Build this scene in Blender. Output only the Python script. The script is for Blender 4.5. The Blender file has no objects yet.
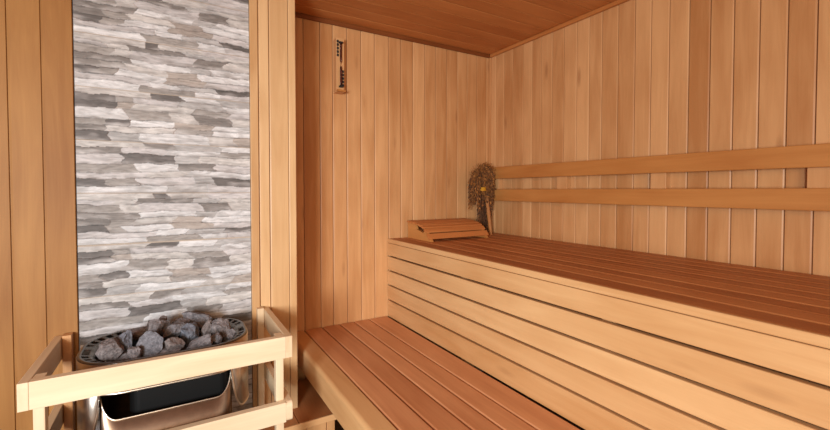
import bpy, bmesh, math, random
from mathutils import Vector, Matrix, noise
R = random.Random(11)
EYE = 1.14                      # eye height above the floor; the room is measured from the eye
COL = bpy.context.scene.collection
V = Vector

# ------------------------------------------------------------------ mesh builder
class MB:
    def __init__(s): s.v, s.f, s.g, s.t = [], [], [], []
    def add(s, vs, fs, grain=None, tint=.5):
        o = len(s.v)
        s.v += [V(p) for p in vs]; s.f += [[i + o for i in f] for f in fs]
        s.g += grain if grain else [V(p) for p in vs]
        s.t += tint if isinstance(tint, list) else [tint] * len(vs)
        return s
    def extrude(s, prof, org, aw, at, al, L, tint=None, cuts=1):
        """profile (w,t) swept L along al; grain runs along al"""
        org, aw, at, al = V(org), V(aw), V(at), V(al)
        off = V((R.uniform(0, 50), R.uniform(0, 50), R.uniform(0, 50)))
        if tint is None: tint = R.random()
        n = len(prof); vs = []; gs = []
        for k in range(cuts + 1):
            l = L * k / cuts
            for w, t in prof:
                vs.append(org + aw * w + at * t + al * l); gs.append(off + V((l, w, t)))
        fs = [[k * n + i, k * n + (i + 1) % n, (k + 1) * n + (i + 1) % n, (k + 1) * n + i] for k in range(cuts) for i in range(n)]
        fs += [list(range(n)), [cuts * n + i for i in range(n)]]
        return s.add(vs, fs, gs, tint)
    def board(s, lo, hi, ax, r=.002, seg=2, tint=None):
        """chamfered box between two corners, grain along axis ax"""
        lo, hi = V(lo), V(hi); z = [a for a in (0, 1, 2) if a != ax]
        w, t = hi[z[0]] - lo[z[0]], hi[z[1]] - lo[z[1]]
        e = [V((1, 0, 0)), V((0, 1, 0)), V((0, 0, 1))]
        return s.extrude(rr(w, t, r, seg), lo, e[z[0]], e[z[1]], e[ax], hi[ax] - lo[ax], tint)
    def tube(s, pts, r, n=8, closed=False, tint=.5):
        pts = [V(p) for p in pts]; m = len(pts); vs = []; fs = []
        rs = r if isinstance(r, list) else [r] * m
        up = V((0, 0, 1))
        for i, p in enumerate(pts):
            a = pts[(i - 1) % m] if (closed or i) else p; b = pts[(i + 1) % m] if (closed or i < m - 1) else p
            d = (b - a).normalized()
            u = d.cross(up if abs(d.z) < .95 else V((1, 0, 0))).normalized(); w = d.cross(u)
            for k in range(n):
                q = 2 * math.pi * k / n
                vs.append(p + (u * math.cos(q) + w * math.sin(q)) * rs[i])
        for i in range(m if closed else m - 1):
            j = (i + 1) % m
            for k in range(n): fs.append([i * n + k, i * n + (k + 1) % n, j * n + (k + 1) % n, j * n + k])
        if not closed: fs += [list(range(n)), [(m - 1) * n + k for k in range(n)]]
        off = V((R.uniform(0, 9),) * 3)
        return s.add(vs, fs, [V((v.z, v.x, v.y)) + off for v in vs], tint)
    def build(s, name, mat, parent=None, smooth=False, recalc=True):
        base = parent['_b'] if parent is not None and '_b' in parent else None
        b = V(base) if base is not None else V((0, 0, 0))
        me = bpy.data.meshes.new(name)
        me.from_pydata([p + V((0, 0, EYE)) - b for p in s.v], [], s.f)
        ga = me.attributes.new('grain', 'FLOAT_VECTOR', 'POINT')
        ga.data.foreach_set('vector', [c for g in s.g for c in g])
        ta = me.attributes.new('tint', 'FLOAT', 'POINT'); ta.data.foreach_set('value', s.t)
        if recalc:
            bm = bmesh.new(); bm.from_mesh(me); bmesh.ops.recalc_face_normals(bm, faces=bm.faces); bm.to_mesh(me); bm.free()
        me.materials.append(mat)
        if smooth: me.polygons.foreach_set('use_smooth', [True] * len(me.polygons))
        o = bpy.data.objects.new(name, me); COL.objects.link(o)
        if parent is not None: o.parent = parent
        return o

def rr(w, t, r, seg=2):
    r = min(r, w / 2.01, t / 2.01); out = []
    for cx, cy, a0 in ((w - r, t - r, 0), (r, t - r, 90), (r, r, 180), (w - r, r, 270)):
        for k in range(seg + 1):
            a = math.radians(a0 + 90 * k / seg); out.append((cx + r * math.cos(a), cy + r * math.sin(a)))
    return out

def thing(name, label, cat, base, group=None):
    o = bpy.data.objects.new(name, None); COL.objects.link(o)
    o.empty_display_size = .05
    o.location = (base[0], base[1], base[2] + EYE); o['_b'] = [base[0], base[1], base[2] + EYE]
    o['label'] = label; o['category'] = cat
    if group: o['group'] = group
    return o
def tag(o, label, cat, group=None):
    o['label'] = label; o['category'] = cat
    if group: o['group'] = group
    return o
def struct(o): o['kind'] = 'structure'; return o
def recenter(o):
    """put the origin of a one-mesh thing at its base"""
    c = [v.co for v in o.data.vertices]
    lo = V((min(p.x for p in c), min(p.y for p in c), min(p.z for p in c))); hi = V((max(p.x for p in c), max(p.y for p in c), 0))
    b = V(((lo.x + hi.x) / 2, (lo.y + hi.y) / 2, lo.z))
    o.data.transform(Matrix.Translation(-b)); o.location = b
    return o

# ------------------------------------------------------------------ materials
def newmat(name):
    m = bpy.data.materials.new(name); m.use_nodes = True
    nt = m.node_tree; b = nt.nodes['Principled BSDF']
    return m, nt, b
def N(nt, t, **kw):
    n = nt.nodes.new(t)
    for k, v in kw.items():
        if k in n.inputs: n.inputs[k].default_value = v
        else: setattr(n, k, v)
    return n
def lin(c): return tuple(((x / 255) / 12.92 if x / 255 < .04045 else ((x / 255 + .055) / 1.055) ** 2.4) for x in c) + (1,)
def wood(name, dark, light, rough=.5, spec=.35, gs=1., knots=0., contrast=1.):
    m, nt, b = newmat(name); L = nt.links.new
    at = N(nt, 'ShaderNodeAttribute', attribute_name='grain'); ti = N(nt, 'ShaderNodeAttribute', attribute_name='tint')
    def ns(scale, sc, det=5., rg=.6, dist=0.):
        mp = N(nt, 'ShaderNodeMapping'); mp.inputs['Scale'].default_value = scale
        L(at.outputs['Vector'], mp.inputs['Vector'])
        n = N(nt, 'ShaderNodeTexNoise', Scale=sc, Detail=det, Roughness=rg, Distortion=dist); L(mp.outputs[0], n.inputs['Vector']); return n
    n1 = ns((1.3 * gs, 14 * gs, 14 * gs), 1.6, 4, .55, .8)      # broad cathedral figure
    n2 = ns((5 * gs, 150 * gs, 150 * gs), 1.5, 3, .6)           # fine fibres
    n3 = ns((2.2, 3.2, 3.2), 1.1, 2, .5)                        # slow blotches
    def mth(op, a, bb):
        n = N(nt, 'ShaderNodeMath', operation=op)
        for i, q in enumerate((a, bb)):
            if isinstance(q, (int, float)): n.inputs[i].default_value = q
            else: L(q, n.inputs[i])
        return n.outputs[0]
    a = mth('MULTIPLY', mth('SUBTRACT', n1.outputs['Fac'], .5), 1.25 * contrast)
    c = mth('MULTIPLY', mth('SUBTRACT', n2.outputs['Fac'], .5), .32 * contrast)
    d = mth('MULTIPLY', mth('SUBTRACT', n3.outputs['Fac'], .5), 1.2 * contrast)
    t = mth('MULTIPLY', mth('SUBTRACT', ti.outputs['Fac'], .5), .75)
    s = mth('ADD', mth('ADD', a, c), mth('ADD', d, mth('ADD', t, .5)))
    mx = N(nt, 'ShaderNodeMix', data_type='RGBA'); L(s, mx.inputs['Factor'])
    mx.inputs[6].default_value = lin(dark); mx.inputs[7].default_value = lin(light)
    col = mx.outputs[2]
    if knots:
        mp = N(nt, 'ShaderNodeMapping'); mp.inputs['Scale'].default_value = (2.2, 9, 9); L(at.outputs['Vector'], mp.inputs['Vector'])
        vo = N(nt, 'ShaderNodeTexVoronoi', Scale=1.); L(mp.outputs[0], vo.inputs['Vector'])
        rp = N(nt, 'ShaderNodeValToRGB'); rp.color_ramp.elements[0].position = .035; rp.color_ramp.elements[1].position = .13
        rp.color_ramp.elements[0].color = (1, 1, 1, 1); rp.color_ramp.elements[1].color = (0, 0, 0, 1)
        L(vo.outputs['Distance'], rp.inputs[0])
        k = N(nt, 'ShaderNodeMix', data_type='RGBA'); L(mth('MULTIPLY', rp.outputs[0], knots), k.inputs['Factor'])
        L(col, k.inputs[6]); k.inputs[7].default_value = lin(tuple(x * k_ for x, k_ in zip(dark, (.72, .62, .55)))); col = k.outputs[2]
    L(col, b.inputs['Base Color'])
    b.inputs['Roughness'].default_value = rough; b.inputs['Specular IOR Level'].default_value = spec
    bp = N(nt, 'ShaderNodeBump', Strength=.12, Distance=.001); L(n2.outputs['Fac'], bp.inputs['Height']); L(bp.outputs[0], b.inputs['Normal'])
    return m
def plain(name, c, rough=.5, metal=0., spec=.5):
    m, nt, b = newmat(name); L = nt.links.new
    n = N(nt, 'ShaderNodeTexNoise', Scale=60., Detail=4.); tc = N(nt, 'ShaderNodeTexCoord'); L(tc.outputs['Object'], n.inputs['Vector'])
    mx = N(nt, 'ShaderNodeMix', data_type='RGBA'); L(n.outputs['Fac'], mx.inputs['Factor'])
    mx.inputs[6].default_value = lin(tuple(x * .9 for x in c)); mx.inputs[7].default_value = lin(tuple(min(255, x * 1.08) for x in c))
    L(mx.outputs[2], b.inputs['Base Color']); b.inputs['Roughness'].default_value = rough; b.inputs['Metallic'].default_value = metal
    b.inputs['Specular IOR Level'].default_value = spec
    return m

M = {}
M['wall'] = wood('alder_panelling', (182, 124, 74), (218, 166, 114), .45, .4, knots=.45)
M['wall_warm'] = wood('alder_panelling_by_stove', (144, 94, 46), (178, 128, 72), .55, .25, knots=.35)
M['column'] = wood('pale_alder_column', (188, 142, 94), (222, 182, 134), .42, .4, knots=.35)
M['ceil'] = wood('alder_ceiling', (168, 98, 46), (200, 132, 74), .45, .4)
M['trim'] = wood('dark_alder_moulding', (120, 64, 28), (150, 86, 42), .55, .3)
M['top'] = wood('bench_slat_wood', (184, 120, 78), (218, 158, 112), .5, .35)
M['top2'] = wood('upper_bench_slat_wood', (164, 98, 54), (200, 134, 82), .5, .35)
M['front'] = wood('bench_front_wood', (194, 142, 90), (222, 178, 126), .5, .35, knots=.3)
M['pale'] = wood('pale_aspen', (206, 174, 136), (230, 206, 172), .5, .35)
M['back'] = wood('backrest_wood', (172, 106, 50), (200, 138, 76), .45, .4)
M['head'] = wood('headrest_wood', (180, 106, 54), (212, 140, 80), .5, .35)
M['dark'] = wood('shadow_gap_backing', (60, 34, 18), (80, 48, 26), .8, .1)
M['steel'] = plain('brushed_steel', (190, 178, 166), .34, 1.)
M['tub'] = plain('steel_reflection_tinted', (140, 118, 100), .36, 1.)  # plain steel; brown of the wood it reflects is put into its colour
M['steel_rim'] = plain('steel_rim', (235, 225, 212), .3, 1.)
M['steel_top'] = plain('dull_steel_ring', (112, 106, 100), .34, 1.)
M['black'] = plain('black_heater_body', (10, 9, 9), .6, 0, .2)
M['tick'] = plain('dark_scale_print', (34, 28, 26), .6)
M['red'] = plain('red_sand', (120, 44, 28), .7)
M['yellow'] = plain('yellow_twine', (196, 140, 26), .7)
M['tile'] = plain('brown_floor_tile', (112, 82, 60), .4)
def rockmat():
    m, nt, b = newmat('heater_rock'); L = nt.links.new
    tc = N(nt, 'ShaderNodeTexCoord'); n = N(nt, 'ShaderNodeTexNoise', Scale=75., Detail=8., Roughness=.75); L(tc.outputs['Object'], n.inputs['Vector'])
    n2 = N(nt, 'ShaderNodeTexNoise', Scale=420., Detail=3., Roughness=.8); L(tc.outputs['Object'], n2.inputs['Vector'])
    rp = N(nt, 'ShaderNodeValToRGB'); e = rp.color_ramp.elements
    e[0].position = .3; e[0].color = lin((62, 60, 62)); e[1].position = .66; e[1].color = lin((164, 160, 162))
    L(n.outputs['Fac'], rp.inputs[0])
    ti = N(nt, 'ShaderNodeAttribute', attribute_name='tint')
    tr = N(nt, 'ShaderNodeValToRGB'); e = tr.color_ramp.elements
    e[0].position = 0; e[0].color = lin((196, 206, 220)); e[1].position = 1; e[1].color = lin((232, 216, 206))
    q = e.new(.5); q.color = lin((222, 214, 212))
    L(ti.outputs['Fac'], tr.inputs[0])
    mx = N(nt, 'ShaderNodeMix', data_type='RGBA', blend_type='MULTIPLY'); mx.inputs['Factor'].default_value = 1
    L(rp.outputs[0], mx.inputs[6]); L(tr.outputs[0], mx.inputs[7])
    m2 = N(nt, 'ShaderNodeMix', data_type='RGBA', blend_type='OVERLAY'); m2.inputs['Factor'].default_value = .5
    L(mx.outputs[2], m2.inputs[6]); L(n2.outputs['Fac'], m2.inputs[7]); L(m2.outputs[2], b.inputs['Base Color'])
    b.inputs['Roughness'].default_value = .85; b.inputs['Specular IOR Level'].default_value = .25
    bp = N(nt, 'ShaderNodeBump', Strength=.7, Distance=.003); L(n.outputs['Fac'], bp.inputs['Height']); L(bp.outputs[0], b.inputs['Normal'])
    return m
M['rock'] = rockmat()
def slatemat():
    m, nt, b = newmat('stacked_stone_tile'); L = nt.links.new
    at = N(nt, 'ShaderNodeAttribute', attribute_name='grain')
    ca = N(nt, 'ShaderNodeAttribute', attribute_name='stone_colour')
    mp = N(nt, 'ShaderNodeMapping'); mp.inputs['Scale'].default_value = (9, 1, 46); L(at.outputs['Vector'], mp.inputs['Vector'])
    n = N(nt, 'ShaderNodeTexNoise', Scale=1.5, Detail=8., Roughness=.7, Distortion=1.2); L(mp.outputs[0], n.inputs['Vector'])
    rp = N(nt, 'ShaderNodeValToRGB'); e = rp.color_ramp.elements
    e[0].position = .3; e[0].color = (.5, .47, .45, 1); e[1].position = .6; e[1].color = (1.08, 1.07, 1.07, 1)
    L(n.outputs['Fac'], rp.inputs[0])
    mx = N(nt, 'ShaderNodeMix', data_type='RGBA', blend_type='MULTIPLY'); mx.inputs['Factor'].default_value = .85
    L(ca.outputs['Color'], mx.inputs[6]); L(rp.outputs[0], mx.inputs[7])
    hs = N(nt, 'ShaderNodeHueSaturation', Value=.89, Saturation=.8); L(mx.outputs[2], hs.inputs['Color']); L(hs.outputs[0], b.inputs['Base Color']); b.inputs['Roughness'].default_value = .55; b.inputs['Specular IOR Level'].default_value = .3
    bp = N(nt, 'ShaderNodeBump', Strength=.35, Distance=.003); L(n.outputs['Fac'], bp.inputs['Height']); L(bp.outputs[0], b.inputs['Normal'])
    return m
M['slate'] = slatemat()
def glassmat():
    m, nt, b = newmat('clear_glass'); b.inputs['Transmission Weight'].default_value = 1; b.inputs['Roughness'].default_value = .02; b.inputs['IOR'].default_value = 1.45
    return m
M['glass'] = glassmat()
def leafmat():
    m, nt, b = newmat('dried_leaves'); L = nt.links.new
    ti = N(nt, 'ShaderNodeAttribute', attribute_name='tint')
    rp = N(nt, 'ShaderNodeValToRGB'); e = rp.color_ramp.elements
    e[0].position = 0; e[0].color = lin((78, 44, 18)); e[1].position = 1; e[1].color = lin((176, 112, 50)); q = e.new(.5); q.color = lin((130, 80, 34))
    L(ti.outputs['Fac'], rp.inputs[0]); L(rp.outputs[0], b.inputs['Base Color']); b.inputs['Roughness'].default_value = .8
    return m
M['leaf'] = leafmat()

# ------------------------------------------------------------------ the room
ZC, ZF = .848, -EYE
XR, YB = 1.732, 2.0
XL, YF = -1.75, -1.75
YS = 1.67                       # face of the stove niche wall
def tg(w, g=.006, d=.006):    # tongue-and-groove profile: recessed tongue, then raised face
    return [(0, -.016), (0, -d * 1.5), (.0018, -d * 1.5), (.0020, -d * .28), (.0060, 0), (w - .0020, 0), (w - .0012, -d * .3), (w - .0010, -d * 1.5), (w - .0001, -d * 1.5), (w - .0001, -.016)]
def tones(n):
    return [min(1, max(0, R.gauss(.5, .27))) for _ in range(n)]
def panel_y(name, xs, y, mat, z0=ZF, z1=ZC, tint=None, d=.006):       # wall facing the camera (-y)
    mb = MB(); ts = tint or tones(len(xs))
    for i in range(len(xs) - 1):
        mb.extrude(tg(xs[i + 1] - xs[i], .006, d), (xs[i], y, z0), (1, 0, 0), (0, -1, 0), (0, 0, 1), z1 - z0, ts[i])
    return struct(mb.build(name, mat))
def panel_x(name, ys, x, sx, mat, z0=ZF, z1=ZC):
    mb = MB(); ts = tones(len(ys))
    for i in range(len(ys) - 1):
        mb.extrude(tg(ys[i + 1] - ys[i]), (x, ys[i], z0), (0, 1, 0), (sx, 0, 0), (0, 0, 1), z1 - z0, ts[i])
    return struct(mb.build(name, mat))
xs = [.44, .475, .5548, .637, .702, .7765, .855, .933, 1.016, 1.092, 1.1685]
while xs[-1] < 1.66: xs.append(xs[-1] + R.choice((.076, .078, .074)))
xs[-1] = min(xs[-1], XR - .02); xs.append(XR)
panel_y('wall_back', xs, YB, M['wall'])
ys = [.474, .545, .62, .695, .77, .843, .917, .99, 1.06, 1.138, 1.218, 1.286, 1.357, 1.434, 1.509, 1.584, 1.65, 1.718, 1.802, 1.875, 1.948, 2.0]
while ys[0] > YF: ys.insert(0, ys[0] - .0745)
panel_x('wall_right', ys, XR, -1, M['wall'])
ys = [YS]
while ys[0] > YF: ys.insert(0, ys[0] - .078)
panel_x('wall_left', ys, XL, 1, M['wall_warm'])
# stove niche wall: boards left of the stone, column right of it
xs = [-.262, -.338, -.4145]
while xs[-1] > XL: xs.append(xs[-1] - .0765)
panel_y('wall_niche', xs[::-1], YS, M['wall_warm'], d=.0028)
mb = MB()
for a, b, t in ((.289, .330, .75), (.330, .4035, .6)):
    mb.extrude(tg(b - a), (a, YS, ZF), (1, 0, 0), (0, -1, 0), (0, 0, 1), ZC - ZF, t)
mb.board((.4035, YS - .004, ZF), (.432, YS + .03, ZC), 2, .003, 2, .7)
yy = YS + .03
while yy < YB - .01:
    w = min(.075, YB - yy); mb.extrude(tg(w), (.431, yy, ZF), (0, 1, 0), (1, 0, 0), (0, 0, 1), ZC - ZF); yy += w
struct(mb.build('wall_column', M['column']))
mb = MB(); mb.board((.2595, YS - .009, ZF), (.2885, YS + .02, ZC), 2, .002, 2, .05)
struct(mb.build('trim_1', M['column']))
# ceiling boards run left to right
mb = MB(); y = YB
while y > YF:
    w = .092; mb.extrude(tg(w, .004, .003), (XL, y, ZC), (0, -1, 0), (0, 0, -1), (1, 0, 0), XR - XL); y -= w
struct(mb.build('ceiling', M['ceil']))
mb = MB(); mb.board((.432, YB - .012, ZC - .022), (XR, YB, ZC), 0, .004, 2, .1); struct(mb.build('trim_2', M['trim']))
mb = MB(); mb.board((XR - .016, YF, ZC - .02), (XR, YB - .016, ZC), 1, .004, 2, .7); struct(mb.build('trim_3', M['ceil']))
mb = MB(); mb.board((XR - .012, YB - .012, -.262), (XR, YB, ZC - .02), 2, .003, 2, .4); struct(mb.build('trim_4', M['wall']))
mb = MB()
for i in range(12):
    for j in range(13):
        x0 = XL + i * .3; y0 = YF + j * .3
        if x0 < XR and y0 < YB: mb.board((x0, y0, ZF - .01), (min(XR, x0 + .297), min(YB, y0 + .297), ZF), 0, .002, 1)
mb.board((XL, YF, ZF - .02), (XR, YB, ZF - .004), 0, .001, 1)
struct(mb.build('floor', M['tile']))

# ------------------------------------------------------------------ stone-look tiles behind the stove
def ST(*a): return a
W_, C_, G_, B_, D_, K_, T_ = (224, 222, 222), (208, 202, 197), (188, 184, 182), (162, 153, 146), (136, 127, 121), (110, 102, 98), (180, 166, 155)
LG = (205, 199, 198)
# (v0, v1, [(u_end, colour), ...])
TB = [(0, .12, [(.4, C_), (.48, K_), (.72, C_), (1, LG)]), (.12, .21, [(.18, LG), (.3, C_), (.62, D_), (.8, G_), (1, C_)]),
      (.21, .38, [(.22, B_), (.32, C_), (.68, LG), (.86, D_), (1, C_)]), (.38, .5, [(.32, D_), (.64, W_), (.78, G_), (1, W_)]),
      (.5, .63, [(.16, D_), (.28, B_), (.52, C_), (.7, T_), (1, W_)]), (.63, .76, [(.14, K_), (.24, B_), (.5, W_), (.75, T_), (1, LG)]),
      (.76, .87, [(.42, LG), (.58, W_), (.82, G_), (1, K_)]), (.87, 1, [(.36, W_), (.68, B_), (.84, W_), (1, LG)])]
TA = [(0, .11, [(.4, C_), (.57, K_), (.8, W_), (1, G_)]), (.11, .23, [(.2, K_), (.3, B_), (.55, LG), (.83, G_), (1, W_)]),
      (.23, .36, [(.21, K_), (.3, T_), (.64, C_), (.86, B_), (1, LG)]), (.36, .57, [(.26, W_), (.5, B_), (.65, C_), (.88, D_), (1, C_)]),
      (.57, .7, [(.15, B_), (.27, K_), (.52, W_), (.75, T_), (1, W_)]), (.7, .82, [(.15, D_), (.52, C_), (.76, B_), (1, W_)]),
      (.82, 1, [(.16, K_), (.33, G_), (.72, W_), (.9, C_), (1, T_)])]
TC = [(0, .12, [(.38, C_), (.56, D_), (.84, G_), (1, W_)]), (.12, .24, [(.27, D_), (.5, LG), (.82, W_), (1, B_)]),
      (.24, .42, [(.26, LG), (.55, K_), (.7, G_), (1, C_)]), (.42, .58, [(.34, B_), (.58, W_), (.8, D_), (1, LG)]),
      (.58, .7, [(.4, LG), (.62, C_), (1, W_)]), (.7, .86, [(.18, K_), (.34, B_), (.66, LG), (.8, G_), (1, K_)]), (.86, 1, [(.5, W_), (.76, G_), (1, LG)])]
def stone_wall():
    x0, x1 = -.2595, .2585; TH = .170; zs = -.008 + TH * 5   # seam heights
    z1, z0 = ZC, -1.0
    st = .0024; nx = int((x1 - x0) / st); nz = int((z1 - z0) / st)
    order = [TA, TC, TB, TA, TB, TA, TC, TB, TA, TC, TB]
    order = [TC, TC, TB, TB, TA, TC, TB, TA, TC, TB, TA, TC]
    vs = []; gs = []; cs = []
    cache = {}
    for j in range(nz + 1):
        z = z0 + (z1 - z0) * j / nz
        for i in range(nx + 1):
            x = x0 + (x1 - x0) * i / nx; u = (x - x0) / (x1 - x0)
            k0 = (.850 - .008 + .17 - z) / TH       # counted down from above the ceiling
            k = int(k0); v = k0 - k
            seam = min(v, 1 - v) * TH
            tile = order[k % len(order)]
            q = k * 7.3
            w = noise.noise((x * 6 + q, z * 7, 1.7)) * .075 + noise.noise((x * 30 + q, z * 20, 4.1)) * .028
            w *= min(1, seam / .03)
            vv = min(.9999, max(0, v + w))
            for r, (a, b, cells) in enumerate(tile):
                if a <= vv < b: break
            uu = u + noise.noise((x * 12, z * 60, 9 + r)) * .03 + (.03 if (k % 2) else 0) + ((vv - a) / (b - a) - .5) * .04 * math.sin(r * 2.3 + k)
            for ci, (e, col) in enumerate(cells):
                if uu < e or ci == len(cells) - 1: break
            e0 = cells[ci - 1][0] if ci else -1
            e1 = e if ci < len(cells) - 1 else 2
            edge = min(vv - a, b - vv) * TH
            key = (k, r, ci)
            if key not in cache: cache[key] = (R.uniform(.0, .0022), R.uniform(.92, 1.06), R.uniform(.2, 1.1))
            dep, br, sl = cache[key]
            fv = (vv - a) / (b - a)                                   # 0 top of the strip, 1 bottom
            tone = sum(col) / 3
            c1 = V(lin(col)[:3])
            pale = V(lin((212, 205, 202))[:3]) if tone < 160 else V(lin((158, 148, 142))[:3])
            m = max(0, fv - .45 + noise.noise((x * 22 + q, z * 60, 3.3)) * .9) * sl
            cc = c1.lerp(pale, min(.75, m))
            n = noise.noise((x * 10 + q, z * 60, 2.2)) * .14 + noise.noise((x * 50 + q, z * 150, 5)) * .16
            cc = cc * (br * (1 + n))
            if edge < .0016 and a > 0: cc = cc * (.62 if noise.noise((x * 9, z * 9, 8)) > -.15 else .85)  # shadow lines along the strip edges, painted into the tile colour
            if seam < .0012: cc = V(lin((196, 176, 154))[:3]); dep = 0
            cc = [min(1, max(.02, q_)) for q_ in cc]
            vs.append(V((x, YS + .004 - dep, z))); gs.append(V((x + q, 0, z + q))); cs.append(cc)
    fs = []
    for j in range(nz):
        for i in range(nx):
            a = j * (nx + 1) + i; fs.append([a, a + 1, a + nx + 2, a + nx + 1])
    mb = MB(); mb.add(vs, fs, gs, .5)
    # back of the slab
    o = mb.build('wall_stone', M['slate'], recalc=False)
    ca = o.data.attributes.new('stone_colour', 'FLOAT_COLOR', 'POINT')
    ca.data.foreach_set('color', [q for c in cs for q in (*c, 1)])
    s = o.modifiers.new('thickness', 'SOLIDIFY'); s.thickness = .012; s.offset = -1
    return struct(o)
stone_wall()

# ------------------------------------------------------------------ upper bench
YE = -1.1
ub = thing('upper_bench', 'high upper sauna bench with slatted seat and horizontal board front along the right wall', 'bench', (1.37, .45, -1.14))
mb = MB(); mb.board((1.008, YE, -.284), (1.0205, YB - .004, -.262), 1, .003, 2, .6); mb.build('nosing', M['front'], ub)
n = 9; x = 1.021; pw = (XR - .006 - 1.021) / n
for i in range(n):
    mb = MB(); mb.board((x + i * pw + (0 if i == 0 else .004), YE, -.284), (x + (i + 1) * pw - .004, YB - .004, -.262), 1, .005, 3)
    mb.build('seat_slat', M['top2'], ub)
for z1, z0, t in ((-.2855, -.351, .45), (-.359, -.430, .65), (-.438, -.509, .9), (-.517, -.590, .5), (-.598, -.684, .35)):
    mb = MB(); mb.board((1.008, YE, z0), (1.030, YB - .004, z1), 1, .003, 2, t)
    mb.build('front_board', M['front'], ub)
for yv in (YB - .08, 1.35, .7, .05, -.6, YE + .06):
    mb = MB(); mb.board((1.034, yv - .02, -1.14), (1.074, yv + .02, -.290), 2, .003); mb.build('frame_post', M['front'], ub)
    mb = MB(); mb.board((1.076, yv - .02, -.336), (XR - .016, yv + .02, -.288), 0, .003); mb.build('bearer', M['front'], ub)
# ------------------------------------------------------------------ lower bench
lb = thing('lower_bench', 'low wide sauna bench of long smooth planks in front of the upper bench', 'bench', (.74, .45, -1.14))
e = [.475, .551, .641, .733, .810, .895, 1.004]
mb = MB()
r = .014; w = e[1] - .0025 - e[0]; th = .10
pr = [(w, 0), (w, th - .003), (w - .003, th)] + [(r - r * math.sin(math.radians(a)), th - r + r * math.cos(math.radians(a))) for a in range(0, 91, 15)] + [(0, .004), (.004, 0)]
mb.extrude(pr, (e[0], YE, -.784), (1, 0, 0), (0, 0, 1), (0, 1, 0), YB - .004 - YE, .6); mb.build('front_rail', M['front'], lb)
for i in range(1, 6):
    mb = MB(); mb.board((e[i] + .0025, YE, -.708), (e[i + 1] - .0025, YB - .004, -.684), 1, .0055, 3, (0, .5, .35, .6, .55, .7)[i]); mb.build('seat_plank', M['top'], lb)
for yv in (1.35, .5, -.3, YE + .06):
    mb = MB(); mb.board((.552, yv - .02, -.756), (1.004, yv + .02, -.709), 0, .003); mb.build('bearer', M['front'], lb)
    mb = MB(); mb.board((.580, yv - .02, -1.14), (.622, yv + .02, -.757), 2, .003); mb.build('leg', M['front'], lb)

# ------------------------------------------------------------------ step
sp = thing('wooden_step', 'low panelled wooden step tucked between the stove guard and the lower bench', 'step', (.42, 1.60, -1.14))
for a, b in ((.08, .25), (.252, .405), (.407, .552)):
    mb = MB(); mb.board((a, 1.548, -.903), (b, YS - .005 if a < .4 else 1.9, -.883), 1, .002, 2); mb.build('top_board', M['top2'], sp)  # darker wood on the top imitates the weak grazing light there
mb = MB(); mb.board((.08, 1.538, -.906), (.552, 1.5475, -.881), 0, .003); mb.build('edge_trim', M['wall'], sp)
mb = MB(); xx = .08
for q in (.165, .25, .335, .412, .437, .515, .55):
    mb.extrude(tg(q - xx), (xx, 1.556, -1.14), (1, 0, 0), (0, -1, 0), (0, 0, 1), .233); xx = q
mb.build('front_panel', M['wall'], sp)

# ------------------------------------------------------------------ backrest
br = thing('wall_backrest', 'two long horizontal backrest rails on battens along the right wall', 'backrest', (XR - .03, .5, -.062))
xr = XR - .034
for z0, z1 in ((.070, .140), (-.062, .007)):
    mb = MB(); mb.board((xr - .022, YE, z0), (xr, 1.93, z1), 1, .003, 2, .5); mb.build('rail', M['back'], br)
for yv in (1.385, .905, .42, -.1, -.7, 1.88):
    mb = MB(); mb.board((xr + .0005, yv, -.060), (XR - .001, yv + .062, .138), 2, .002, 2, .8); mb.build('batten', M['wall'], br)

# ------------------------------------------------------------------ stove guard
gd = thing('stove_guard', 'pale wooden guard rail frame fixed around the stove', 'guard rail', (0, 1.47, -1.14))
yf = 1.294; yw = YS - .005
def rail(x0, x1, y0, y1, z0, z1, ax, name, t=.6, bev=.002):
    mb = MB(); mb.board((x0, y0, z0), (x1, y1, z1), ax, .002, 2, t); o = mb.build(name, M['pale'], gd); return o
for z1, z0 in ((-.454, -.5215), (-.661, -.723)):
    rail(-.297, .2985, yf, yf + .024, z0, z1, 0, 'front_rail', .7)
    for x0, x1 in ((-.3185, -.2975), (.299, .3195)):
        mb = MB(); L = yw - yf; h = z1 - z0; r = .013
        # side rail with rounded front corners (visible on its end)
        pr = []
        for cy_, cz_, a0 in ((r, h - r, 90), (r, r, 180)):
            for k in range(5):
                a = math.radians(a0 + 90 * k / 4); pr.append((cy_ + r * math.cos(a), cz_ + r * math.sin(a)))
        if z1 > -.5: pr = [(0, h), (0, 0)]
        pr += [(L, 0), (L, h)]
        off = V((R.uniform(0, 9),) * 3); n_ = len(pr)
        vs = [V((xx, yf + a, z0 + b)) for xx in (x0, x1) for a, b in pr]
        gsr = [off + V((v.y, v.z, v.x)) for v in vs]
        mb.add(vs, [list(range(n_)), [n_ + i for i in range(n_)]] + [[i, (i + 1) % n_, n_ + (i + 1) % n_, n_ + i] for i in range(n_)], gsr, .45)
        o = mb.build('side_rail', M['pale'], gd)
        bv = o.modifiers.new('edge', 'BEVEL'); bv.width = .0015; bv.segments = 2; bv.limit_method = 'ANGLE'
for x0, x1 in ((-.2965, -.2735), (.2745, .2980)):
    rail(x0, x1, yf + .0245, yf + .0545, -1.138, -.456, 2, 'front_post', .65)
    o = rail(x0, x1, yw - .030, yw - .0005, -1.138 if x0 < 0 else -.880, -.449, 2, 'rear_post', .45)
    if x0 < 0: o.data.materials[0] = M['wall']  # left post gets a darker wood in place of the shade on it

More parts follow.
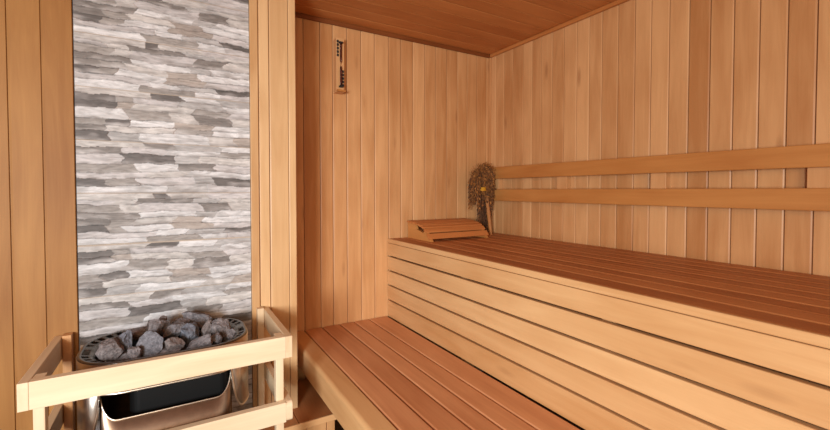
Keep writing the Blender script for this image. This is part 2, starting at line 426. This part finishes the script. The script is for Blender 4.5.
# ------------------------------------------------------------------ stove
HX, HY, HA, HB = -.011, 1.500, .224, .155
ZT = -.462
def outline(a, b, r, n=12, cx=HX, cy=HY):
    """rounded rectangle, counter-clockwise from the right end"""
    pts = []
    def arc(x, y, a0):
        for k in range(n + 1):
            q = math.radians(a0 + 90 * k / n); pts.append(V((cx + x + r * math.cos(q), cy + y + r * math.sin(q), 0)))
    def seg(p, q, m):
        for k in range(1, m): pts.append(p.lerp(q, k / m))
    arc(a - r, b - r, 0); p = pts[-1]; q = V((cx - a + r, cy + b, 0)); seg(p, q, 20)
    arc(-a + r, b - r, 90); p = pts[-1]; q = V((cx - a, cy - b + r, 0)); seg(p, q, 3)
    arc(-a + r, -b + r, 180); p = pts[-1]; q = V((cx + a - r, cy - b, 0)); seg(p, q, 20)
    arc(a - r, -b + r, 270); p = pts[-1]; q = pts[0]; seg(p, q, 3)
    return pts
st = thing('sauna_stove', 'stainless steel wall-mounted electric sauna stove with rounded slotted rim', 'stove', (HX, HY, -.86))
RAD = .125
# slotted top ring: fine samples so that the slots are real holes
def ring():
    NS = 30
    rows = []
    for off, z in ((0, ZT - .004), (.003, ZT), (.010, ZT), (.011, ZT - .001), (.027, ZT - .005), (.040, ZT - .012), (.043, ZT - .030)):
        r_ = max(.02, RAD - off); rows.append([V((p.x, p.y, z)) for p in outline(HA - off, HB - off, r_, NS)])
    n_ = len(rows[0]); vs = [p for r_ in rows for p in r_]; fs = []
    for k in range(len(rows) - 1):
        for i in range(n_):
            p = rows[k][i]
            ex = abs(p.x - HX) > HA - RAD - .01
            # slots every 5 samples round the two ends
            if k == 3 and ex and (i % 5) in (1, 2, 3): continue
            j = (i + 1) % n_; fs.append([k * n_ + i, k * n_ + j, (k + 1) * n_ + j, (k + 1) * n_ + i])
    mb = MB(); mb.add(vs, fs); o = mb.build('slotted_rim', M['steel_top'], st, smooth=True)
    s = o.modifiers.new('sheet', 'SOLIDIFY'); s.thickness = .0015; s.offset = -1
    return o
ring()
# outer shell: deep at the two ends, cut away across the front
def shell(name, pts, zt, zb, rim=True, mat='steel', closed=True, rimr=.0028):
    n_ = len(pts); vs = [V((p.x, p.y, t)) for p, t in zip(pts, zt)] + [V((p.x, p.y, b)) for p, b in zip(pts, zb)]
    fs = [[i, (i + 1) % n_, n_ + (i + 1) % n_, n_ + i] for i in range(n_ if closed else n_ - 1)]
    mb = MB(); mb.add(vs, fs); o = mb.build(name, M[mat], st, smooth=True)
    s = o.modifiers.new('sheet', 'SOLIDIFY'); s.thickness = .0015; s.offset = 0
    return o
po = outline(HA, HB, RAD, 24)
def sm(a, b, x): t = min(1, max(0, (x - a) / (b - a))); return t * t * (3 - 2 * t)
zb = []
for p in po:
    dx = abs(p.x - HX)
    if p.y < HY + .02:
        t = (dx - .165) / .035
        zb.append(-.545 - (.135 * math.sqrt(max(0, 1 - (1 - min(1, max(0, t))) ** 2))))
    else: zb.append(-.68)
outer = shell('outer_shell', po, [ZT - .004] * len(po), zb)
mb = MB(); mb.tube([V((p.x, p.y, z)) for p, z in zip(po, zb)], .003, 8, True); mb.build('shell_rim', M['steel_rim'], st, smooth=True)
# inner tub: top edge drops across the front and climbs at the corners
pi_ = outline(.166, HB - .012, .045, 10)
zt = []
for p in pi_:
    if p.y < HY:
        dx = abs(p.x - HX); t = min(1, max(0, (dx - .125) / .0405))
        zt.append(-.622 + .085 * (1 - math.sqrt(1 - min(1, t) ** 2)) if p.y < HY - HB + .012 + .046 else -.537)
    else: zt.append(-.5)
# smooth the climb a little
for _ in range(2): zt = [(zt[i - 1] + 2 * zt[i] + zt[(i + 1) % len(zt)]) / 4 for i in range(len(zt))]
shell('lower_tub', pi_, zt, [-.86] * len(pi_), mat='tub')
mb = MB(); mb.tube([V((p.x, p.y, z)) for p, z in zip(pi_, zt)], .0022, 8, True); mb.build('tub_rim', M['steel_rim'], st, smooth=True)
mb = MB(); q = outline(.163, HB - .015, .043, 10)
mb.add([V((p.x, p.y, -.645)) for p in q] + [V((p.x, p.y, -.648)) for p in q], [list(range(len(q))), [len(q) + i for i in range(len(q))]] + [[i, (i + 1) % len(q), len(q) + (i + 1) % len(q), len(q) + i] for i in range(len(q))])
mb.build('tub_shelf', M['steel'], st)
# black heating body (open basket for the rocks)
q = outline(.150, .10, .03, 6, cx=HX + .028 - .011, cy=HY - .005)
q = [V((HX - .100 + (p.x - HX + .133) * .245 / .283, p.y, 0)) for p in q]
mb = MB(); m_ = len(q)
mb.add([V((p.x, p.y, -.56)) for p in q] + [V((p.x, p.y, -.632)) for p in q], [list(range(m_)), [m_ + i for i in range(m_)]] + [[i, (i + 1) % m_, m_ + (i + 1) % m_, m_ + i] for i in range(m_)])
mb.build('heating_body', M['black'], st)
q = outline(HA - .046, HB - .046, RAD - .046, 8); m_ = len(q)
mb = MB()
mb.add([V((p.x, p.y, -.49)) for p in q] + [V((p.x, p.y, -.555)) for p in q], [[m_ + i for i in range(m_)]] + [[i, (i + 1) % m_, m_ + (i + 1) % m_, m_ + i] for i in range(m_)])
o = mb.build('rock_basket', M['black'], st); s = o.modifiers.new('sheet', 'SOLIDIFY'); s.thickness = .002
mb = MB(); mb.board((-.12, HY + HB + .001, -.80), (.10, YS - .0005, -.50), 0, .002); mb.build('wall_bracket', M['steel'], st)

# camera numbers, also used to set rocks where they lie
F_, PITCH, YAW, PPY = 411.5, math.radians(1.4), math.radians(30.6), 200.5
FW = V((math.sin(YAW) * math.cos(PITCH), math.cos(YAW) * math.cos(PITCH), -math.sin(PITCH)))
RT = V((math.cos(YAW), -math.sin(YAW), 0)); UP = RT.cross(FW)
def at(x, y, Y):
    d = FW * F_ + RT * (x - 415) - UP * (y - PPY); return d * (Y / d.y)

# ------------------------------------------------------------------ rocks
def rock(px, py, w, h, Y, rot, tint, label, seed, sharp=.5):
    c = at(px, py, Y); s = c.dot(FW) / F_
    rr_ = random.Random(seed)
    bm = bmesh.new(); bmesh.ops.create_icosphere(bm, subdivisions=4, radius=1)
    planes = []
    for k in range(11):
        d = V((rr_.gauss(0, 1), rr_.gauss(0, 1), rr_.gauss(0, 1))).normalized(); planes.append((d, rr_.uniform(.52, .86)))
    so = V((seed * 3.1, 0, 0))
    for v in bm.verts:
        p = v.co.copy()
        for d, k in planes:
            e_ = p.dot(d) - k
            if e_ > 0: p -= d * e_ * .92
        nn = noise.fractal(v.co * 1.6 + so, .9, 2, 4) * .13 + noise.noise(v.co * 5 + so) * .07 + noise.noise(v.co * 13 + so) * .025
        v.co = p * (1 + nn)
    lo = [min(v.co[i] for v in bm.verts) for i in range(3)]; hi = [max(v.co[i] for v in bm.verts) for i in range(3)]
    A, Bz = w * s * .545, h * s * .545; D = min(.027, (A + Bz) / 2 * .95)
    ca, sa = math.cos(math.radians(rot)), math.sin(math.radians(rot))
    FH = V((math.sin(YAW), math.cos(YAW), 0))
    vs = []
    for v in bm.verts:
        q = [(v.co[i] - (lo[i] + hi[i]) / 2) / ((hi[i] - lo[i]) / 2) for i in range(3)]
        a, b = q[0] * A, q[2] * Bz * 1.12
        vs.append(c + RT * (a * ca - b * sa) + UP * (a * sa + b * ca) + FH * q[1] * D)
    fs = [[v.index for v in f.verts] for f in bm.faces]; bm.free()
    mb = MB(); mb.add(vs, fs, None, tint)
    o = recenter(mb.build('heater_rock', M['rock'], None, smooth=False))
    tag(o, label, 'rock', 'rocks heaped in the stove')
    return o
ROCKS = [
 (110.5, 350.5, 21, 18, 1.43, 0, .75, 'rounded pinkish rock at the left end of the stove, beside the rim slots'),
 (124, 341, 19, 22, 1.47, -12, .15, 'upright blue-grey rock, second from the left end of the heap'),
 (120, 360, 30, 10, 1.445, 14, .6, 'long flat pinkish-grey rock at the front left, below the round one'),
 (135.5, 354, 13, 15, 1.42, 30, .55, 'small wedge of grey rock at the front left, right of the long flat one'),
 (149.5, 344.5, 30, 21, 1.45, 35, .3, 'large grey rock leaning up to the right, left of centre'),
 (138, 333, 22, 10, 1.56, 8, .9, 'thin brownish rock at the back left, behind the dark gap'),
 (153.5, 328, 23, 15, 1.54, 15, .65, 'pale brownish-grey rock at the back, left of the small peak'),
 (162, 323.5, 10, 13, 1.57, -40, .8, 'small peaked brown rock sticking up at the back centre'),
 (173.5, 330.5, 22, 12, 1.51, 25, .45, 'mid-grey rock at the centre of the heap, behind the bluish one'),
 (165, 353.5, 30, 10, 1.43, 10, .6, 'long low grey rock at the front centre, against the front rim'),
 (173, 345, 18, 13, 1.43, 10, .95, 'brown-tinged rock at the front centre'),
 (188, 335, 18, 19, 1.49, 20, .08, 'rounded bluish-grey rock right of centre'),
 (199, 345, 30, 12, 1.435, 26, .5, 'long grey rock slanting up to the right at the front right'),
 (197, 319, 26, 13, 1.59, -6, .45, 'broad grey rock topping the heap at the back'),
 (180.5, 323.5, 17, 9, 1.58, 5, .6, 'small flat grey rock at the back, left of the topmost broad one'),
 (207.5, 330, 11, 17, 1.52, -25, 1., 'dark brown rock between the topmost rock and the right end'),
 (214.5, 340, 14, 11, 1.445, 8, .4, 'small grey rock at the front right corner of the heap'),
 (221.5, 330, 17, 20, 1.50, 25, .7, 'upright grey-brown rock at the right end of the heap'),
 (230, 334, 11, 10, 1.48, -20, .55, 'small grey rock touching the right end of the rim'),
]
for i, (px, py, w, h, Y, rot, t, lab) in enumerate(ROCKS): rock(px, py, w, h, Y, rot, t, lab, i + 5)
# lower layer, seen only through the gaps
for i, (x, y, r) in enumerate(((-.13, 1.44, .028), (-.075, 1.50, .03), (-.02, 1.44, .03), (.03, 1.52, .03), (.075, 1.45, .029), (.108, 1.51, .026), (-.11, 1.55, .026), (-.02, 1.575, .025), (.09, 1.565, .025))):
    c = V((x, y, -.520)); p = (415 + F_ * c.dot(RT) / c.dot(FW), PPY - F_ * c.dot(UP) / c.dot(FW)); s = c.dot(FW) / F_
    rock(p[0], p[1], 2 * r / s, 1.7 * r / s, y, R.uniform(-30, 30), R.random(), 'grey rock in the shaded lower layer of the heap, glimpsed through the gaps', 60 + i)

# ------------------------------------------------------------------ headrest
hr = thing('slatted_headrest', 'sloped curved wooden slat headrest lying at the back corner of the upper bench', 'headrest', (1.33, 1.86, -.262))
X0, X1, Y0, Y1 = 1.125, 1.505, 1.745, 1.980
zb0 = -.2615
def hz(t):      # height of the slatted surface from back (0) to front (1)
    return .095 - .045 * t + .012 * math.sin(math.pi * t) if t < .6 else (.0794) - .069 * ((t - .6) / .4) ** 1.7
def side(x0):
    mb = MB(); n_ = 16; top = [(Y1 - (Y1 - Y0) * k / n_, zb0 + hz(k / n_) - .0095) for k in range(n_ + 1)]
    # hand slot cut down into the top edge
    top2 = []
    for (y, z) in top:
        t = (Y1 - y) / (Y1 - Y0)
        d = .026 if .34 < t < .70 else 0
        top2.append((y, max(zb0 + .003, z - d)))
    pr = [(Y1, zb0)] + top2 + [(Y0, zb0)]; m_ = len(pr)
    vs = [V((x, y, z)) for x in (x0, x0 + .016) for y, z in pr]
    fs = [[k for k in range(m_)], [m_ + k for k in range(m_)]] + [[k, (k + 1) % m_, m_ + (k + 1) % m_, m_ + k] for k in range(m_)]
    mb.add(vs, fs, [V((v.y, v.z, v.x)) + V((3, x0, 1)) for v in vs], .7); return mb.build('side_panel', M['back'], hr)
side(X0); side(X1 - .018)
ns = 8
for k in range(ns):
    t0, t1 = (k + .08) / ns, (k + .82) / ns
    ya, yb = Y1 - (Y1 - Y0) * t0, Y1 - (Y1 - Y0) * t1
    za, zb_ = zb0 + hz(t0), zb0 + hz(t1)
    d = V((0, yb - ya, zb_ - za)); L = d.length; d.normalize(); nrm = V((0, d.z, -d.y)); nrm = nrm if nrm.z > 0 else -nrm
    mb = MB(); mb.extrude(rr(L, .009, .002), V((X0 - .006, ya, za)) - nrm * .009, d, nrm, (1, 0, 0), X1 - X0 + .012); mb.build('slat', M['head'], hr)

# ------------------------------------------------------------------ bath whisk
wk = thing('bath_whisk', 'dried leafy birch bath whisk with a yellow tie leaning in the corner', 'bath whisk', (1.66, 1.93, -.262))
mb = MB()
for k in range(9):
    a = k * 2.4; rr_ = .006 * math.sqrt(k / 9)
    b0 = V((1.622 + rr_ * math.cos(a), 1.862 + rr_ * math.sin(a), -.262)); t0 = V((1.600 + rr_ * 1.6 * math.cos(a), 1.880 + rr_ * 1.6 * math.sin(a), -.03))
    mb.tube([b0, b0.lerp(t0, .5) + V((.002, 0, 0)), t0], .0042, 6, False, .2)
mb.build('handle', M['back'], wk)
mb = MB(); rl = random.Random(4)
def leaf(mb, p, d, size, tint):
    d = d.normalized(); u = d.cross(V((rl.gauss(0, 1), rl.gauss(0, 1), rl.gauss(0, 1)))).normalized(); n_ = d.cross(u)
    pr = ((0, 0, 0), (.3, .28, .06), (.65, .24, .1), (1, 0, 0), (.65, -.24, .1), (.3, -.28, .06))
    vs = [p + d * a * size + u * b * size + n_ * c * size for a, b, c in pr] + [p + d * .5 * size - n_ * .02 * size]
    mb.add(vs, [[6, 0, 1], [6, 1, 2], [6, 2, 3], [6, 3, 4], [6, 4, 5], [6, 5, 0]], None, tint)
def clampv(p): return V((min(p.x, XR - .06), min(p.y, YB - .035), p.z))
for k in range(600):
    # twigs are bound low, arch over at the crown and hang down like a skirt
    a = rl.uniform(0, 2 * math.pi); spread = rl.uniform(0, 1) ** .55
    ca_, sa_ = math.cos(a), math.sin(a)
    dx, dy = ca_ * .088 * spread, sa_ * .050 * spread
    cx_ = 1.592
    crown = .150 - .050 * spread ** 2 + .020 * ca_ * spread + rl.gauss(0, .007)
    low = crown - rl.uniform(.02, .215) * (.35 + .65 * spread)
    p0 = V((cx_ + dx * .25, 1.908 + dy * .25, crown - .07)); p1 = V((cx_ + dx * .6, 1.908 + dy * .6, crown - .006)); p2 = V((cx_ + dx, 1.908 + dy, crown - .022))
    p3 = V((cx_ + dx * .98 + rl.gauss(0, .004), 1.908 + dy, low))
    p0, p1, p2, p3 = [clampv(q) for q in (p0, p1, p2, p3)]
    tn = rl.uniform(.05, .8)
    mb.tube([p0, p1, p2, p3], [.0013, .0012, .0011, .0006], 4, False, tn)
    if k % 7 == 0:
        q = clampv(p1 + V((dx * .8 + .012, dy * .2, rl.uniform(.004, .026)))); mb.tube([p0, p1, q], [.001, .0009, .0005], 4, False, .8)
        for t in range(3): leaf(mb, p1.lerp(q, rl.random()), V((rl.gauss(0, 1), rl.gauss(0, 1), rl.gauss(0, 1))), .009, rl.random())
    for t in range(10):
        u = t / 10 + rl.random() * .1
        p = p1.lerp(p2, u * 4) if u < .25 else p2.lerp(p3, (u - .25) / .75)
        d = V((ca_ * .35 + rl.gauss(0, .25), sa_ * .35 + rl.gauss(0, .25), -1 + rl.gauss(0, .35)))
        leaf(mb, clampv(p), d, rl.uniform(.011, .020), min(1, max(0, tn + rl.gauss(0, .22))))
mb.build('foliage', M['leaf'], wk, recalc=False)
mb = MB()
for k in range(60):     # darker drooping twigs hanging below on the left
    a = rl.uniform(0, 1); s0 = V((1.575 + .075 * a, 1.90 + rl.uniform(-.02, .04), rl.uniform(-.06, -.0)))
    p1 = s0 + V((rl.gauss(-.0, .006), rl.gauss(0, .01), -.09)); p2 = V((s0.x + rl.gauss(.004, .012), 1.93 + rl.uniform(-.03, .03), -.255))
    mb.tube([s0, p1, p2], [.0016, .0014, .001], 4, False, rl.uniform(0, .2))
    for t in range(8):
        p = p1.lerp(p2, rl.random()) if rl.random() < .6 else s0.lerp(p1, rl.random())
        q = p + V((0, 0, .02)); leaf(mb, q, V((rl.gauss(0, .4), rl.gauss(0, .5), -1)), rl.uniform(.012, .018), rl.uniform(0, .12))
mb.build('drooping_twigs', M['leaf'], wk, recalc=False)
mb = MB()
for k in range(4):
    mb.tube([V((1.566 + .018 * math.cos(a), 1.870 + .014 * math.sin(a), .000 + .005 * k)) for a in [math.pi * 2 * j / 16 for j in range(16)]], .0035, 6, True)
mb.build('tie', M['yellow'], wk, smooth=True)

# ------------------------------------------------------------------ sand timer
tm = thing('sand_timer', 'narrow wooden wall sand timer with glass tube and dark scale marks', 'sand timer', (.728, YB - .02, .485))
mb = MB(); mb.board((.706, YB - .046, .487), (.748, YB, .752), 2, .003, 2, .55); mb.build('back_board', M['wall'], tm)
mb = MB(); mb.board((.706, YB - .064, .487), (.748, YB - .0465, .497), 0, .004, 2, .2); mb.build('lower_ledge', M['back'], tm)
tx, ty = .7265, YB - .0545
prof = []
for k in range(41):
    z = .515 + .215 * k / 40; d = abs(z - .6225)
    r_ = .0052 if d > .02 else .0016 + (.0036) * sm(0, .02, d)
    if k in (0, 40): r_ = .003
    prof.append((z, r_))
mb = MB(); mb.tube([V((tx, ty, z)) for z, r_ in prof], [r_ for z, r_ in prof], 14); mb.build('glass_tube', M['glass'], tm, smooth=True)
mb = MB(); sp_ = [(z, r_ * .8) for z, r_ in prof if .517 < z < .612]; mb.tube([V((tx, ty, z)) for z, r_ in sp_], [r_ for z, r_ in sp_], 12)
sp_ = [(z, r_ * .8) for z, r_ in prof if .630 < z < .726]; mb.tube([V((tx, ty, z)) for z, r_ in sp_], [r_ for z, r_ in sp_], 12)
mb.build('sand', M['red'], tm, smooth=True)
for z in (.513, .728):
    mb = MB(); mb.board((tx - .009, ty - .008, z - .004), (tx + .009, YB - .0462, z + .004), 0, .002); mb.build('tube_clip', M['tick'], tm)
for x0, zs in ((.7080, (.735, .718, .701, .684, .667)), (.7345, (.590, .573, .556, .539, .522))):
    mb = MB()
    for z in zs: mb.board((x0, YB - .0475, z - .0060), (x0 + .011, YB - .0462, z + .0060), 0, .0002, 1)
    mb.board((x0 + .0030, YB - .0473, zs[-1]), (x0 + .0050, YB - .0462, zs[0]), 2, .0001, 1)
    mb.build('scale', M['tick'], tm)

# ------------------------------------------------------------------ light
def area(name, loc, target, sx, sy, power, col=(1, 1, 1), spread=180):
    l = bpy.data.lights.new(name, 'AREA'); l.shape = 'RECTANGLE'; l.size = sx; l.size_y = sy; l.energy = power; l.color = col; l.spread = math.radians(spread)
    o = bpy.data.objects.new(name, l); COL.objects.link(o); o.location = loc
    o.rotation_euler = (V(target) - V(loc)).to_track_quat('-Z', 'Y').to_euler(); return o
area('doorway_daylight', (-1.12, -.74, EYE - .05), (.70, 1.60, EYE - .42), .46, .7, 27, (.86, .94, 1), 108)
area('added_warm_fill', (-.7, -1.6, EYE + .25), (.9, 1.6, EYE - .15), 1.3, 1.2, 33, (1, .80, .55))  # added fill that turns the shadows orange; no lamp stands here
w = bpy.data.worlds.new('world'); bpy.context.scene.world = w; w.use_nodes = True
w.node_tree.nodes['Background'].inputs[0].default_value = (1, 1, 1, 1); w.node_tree.nodes['Background'].inputs[1].default_value = .12

# ------------------------------------------------------------------ camera
cam = bpy.data.cameras.new('camera'); co = bpy.data.objects.new('camera', cam); COL.objects.link(co)
co.location = (0, 0, EYE); co.rotation_euler = (math.pi / 2 - PITCH, 0, -YAW)
cam.sensor_width = 36; cam.lens = 36 * F_ / 830; cam.shift_y = -(215 - PPY) / 830; cam.clip_start = .02
sc = bpy.context.scene; sc.camera = co
sc.view_settings.view_transform = 'Standard'; sc.view_settings.look = 'None'; sc.view_settings.gamma = 1; sc.view_settings.exposure = .17
for o in bpy.data.objects:
    if '_b' in o: del o['_b']
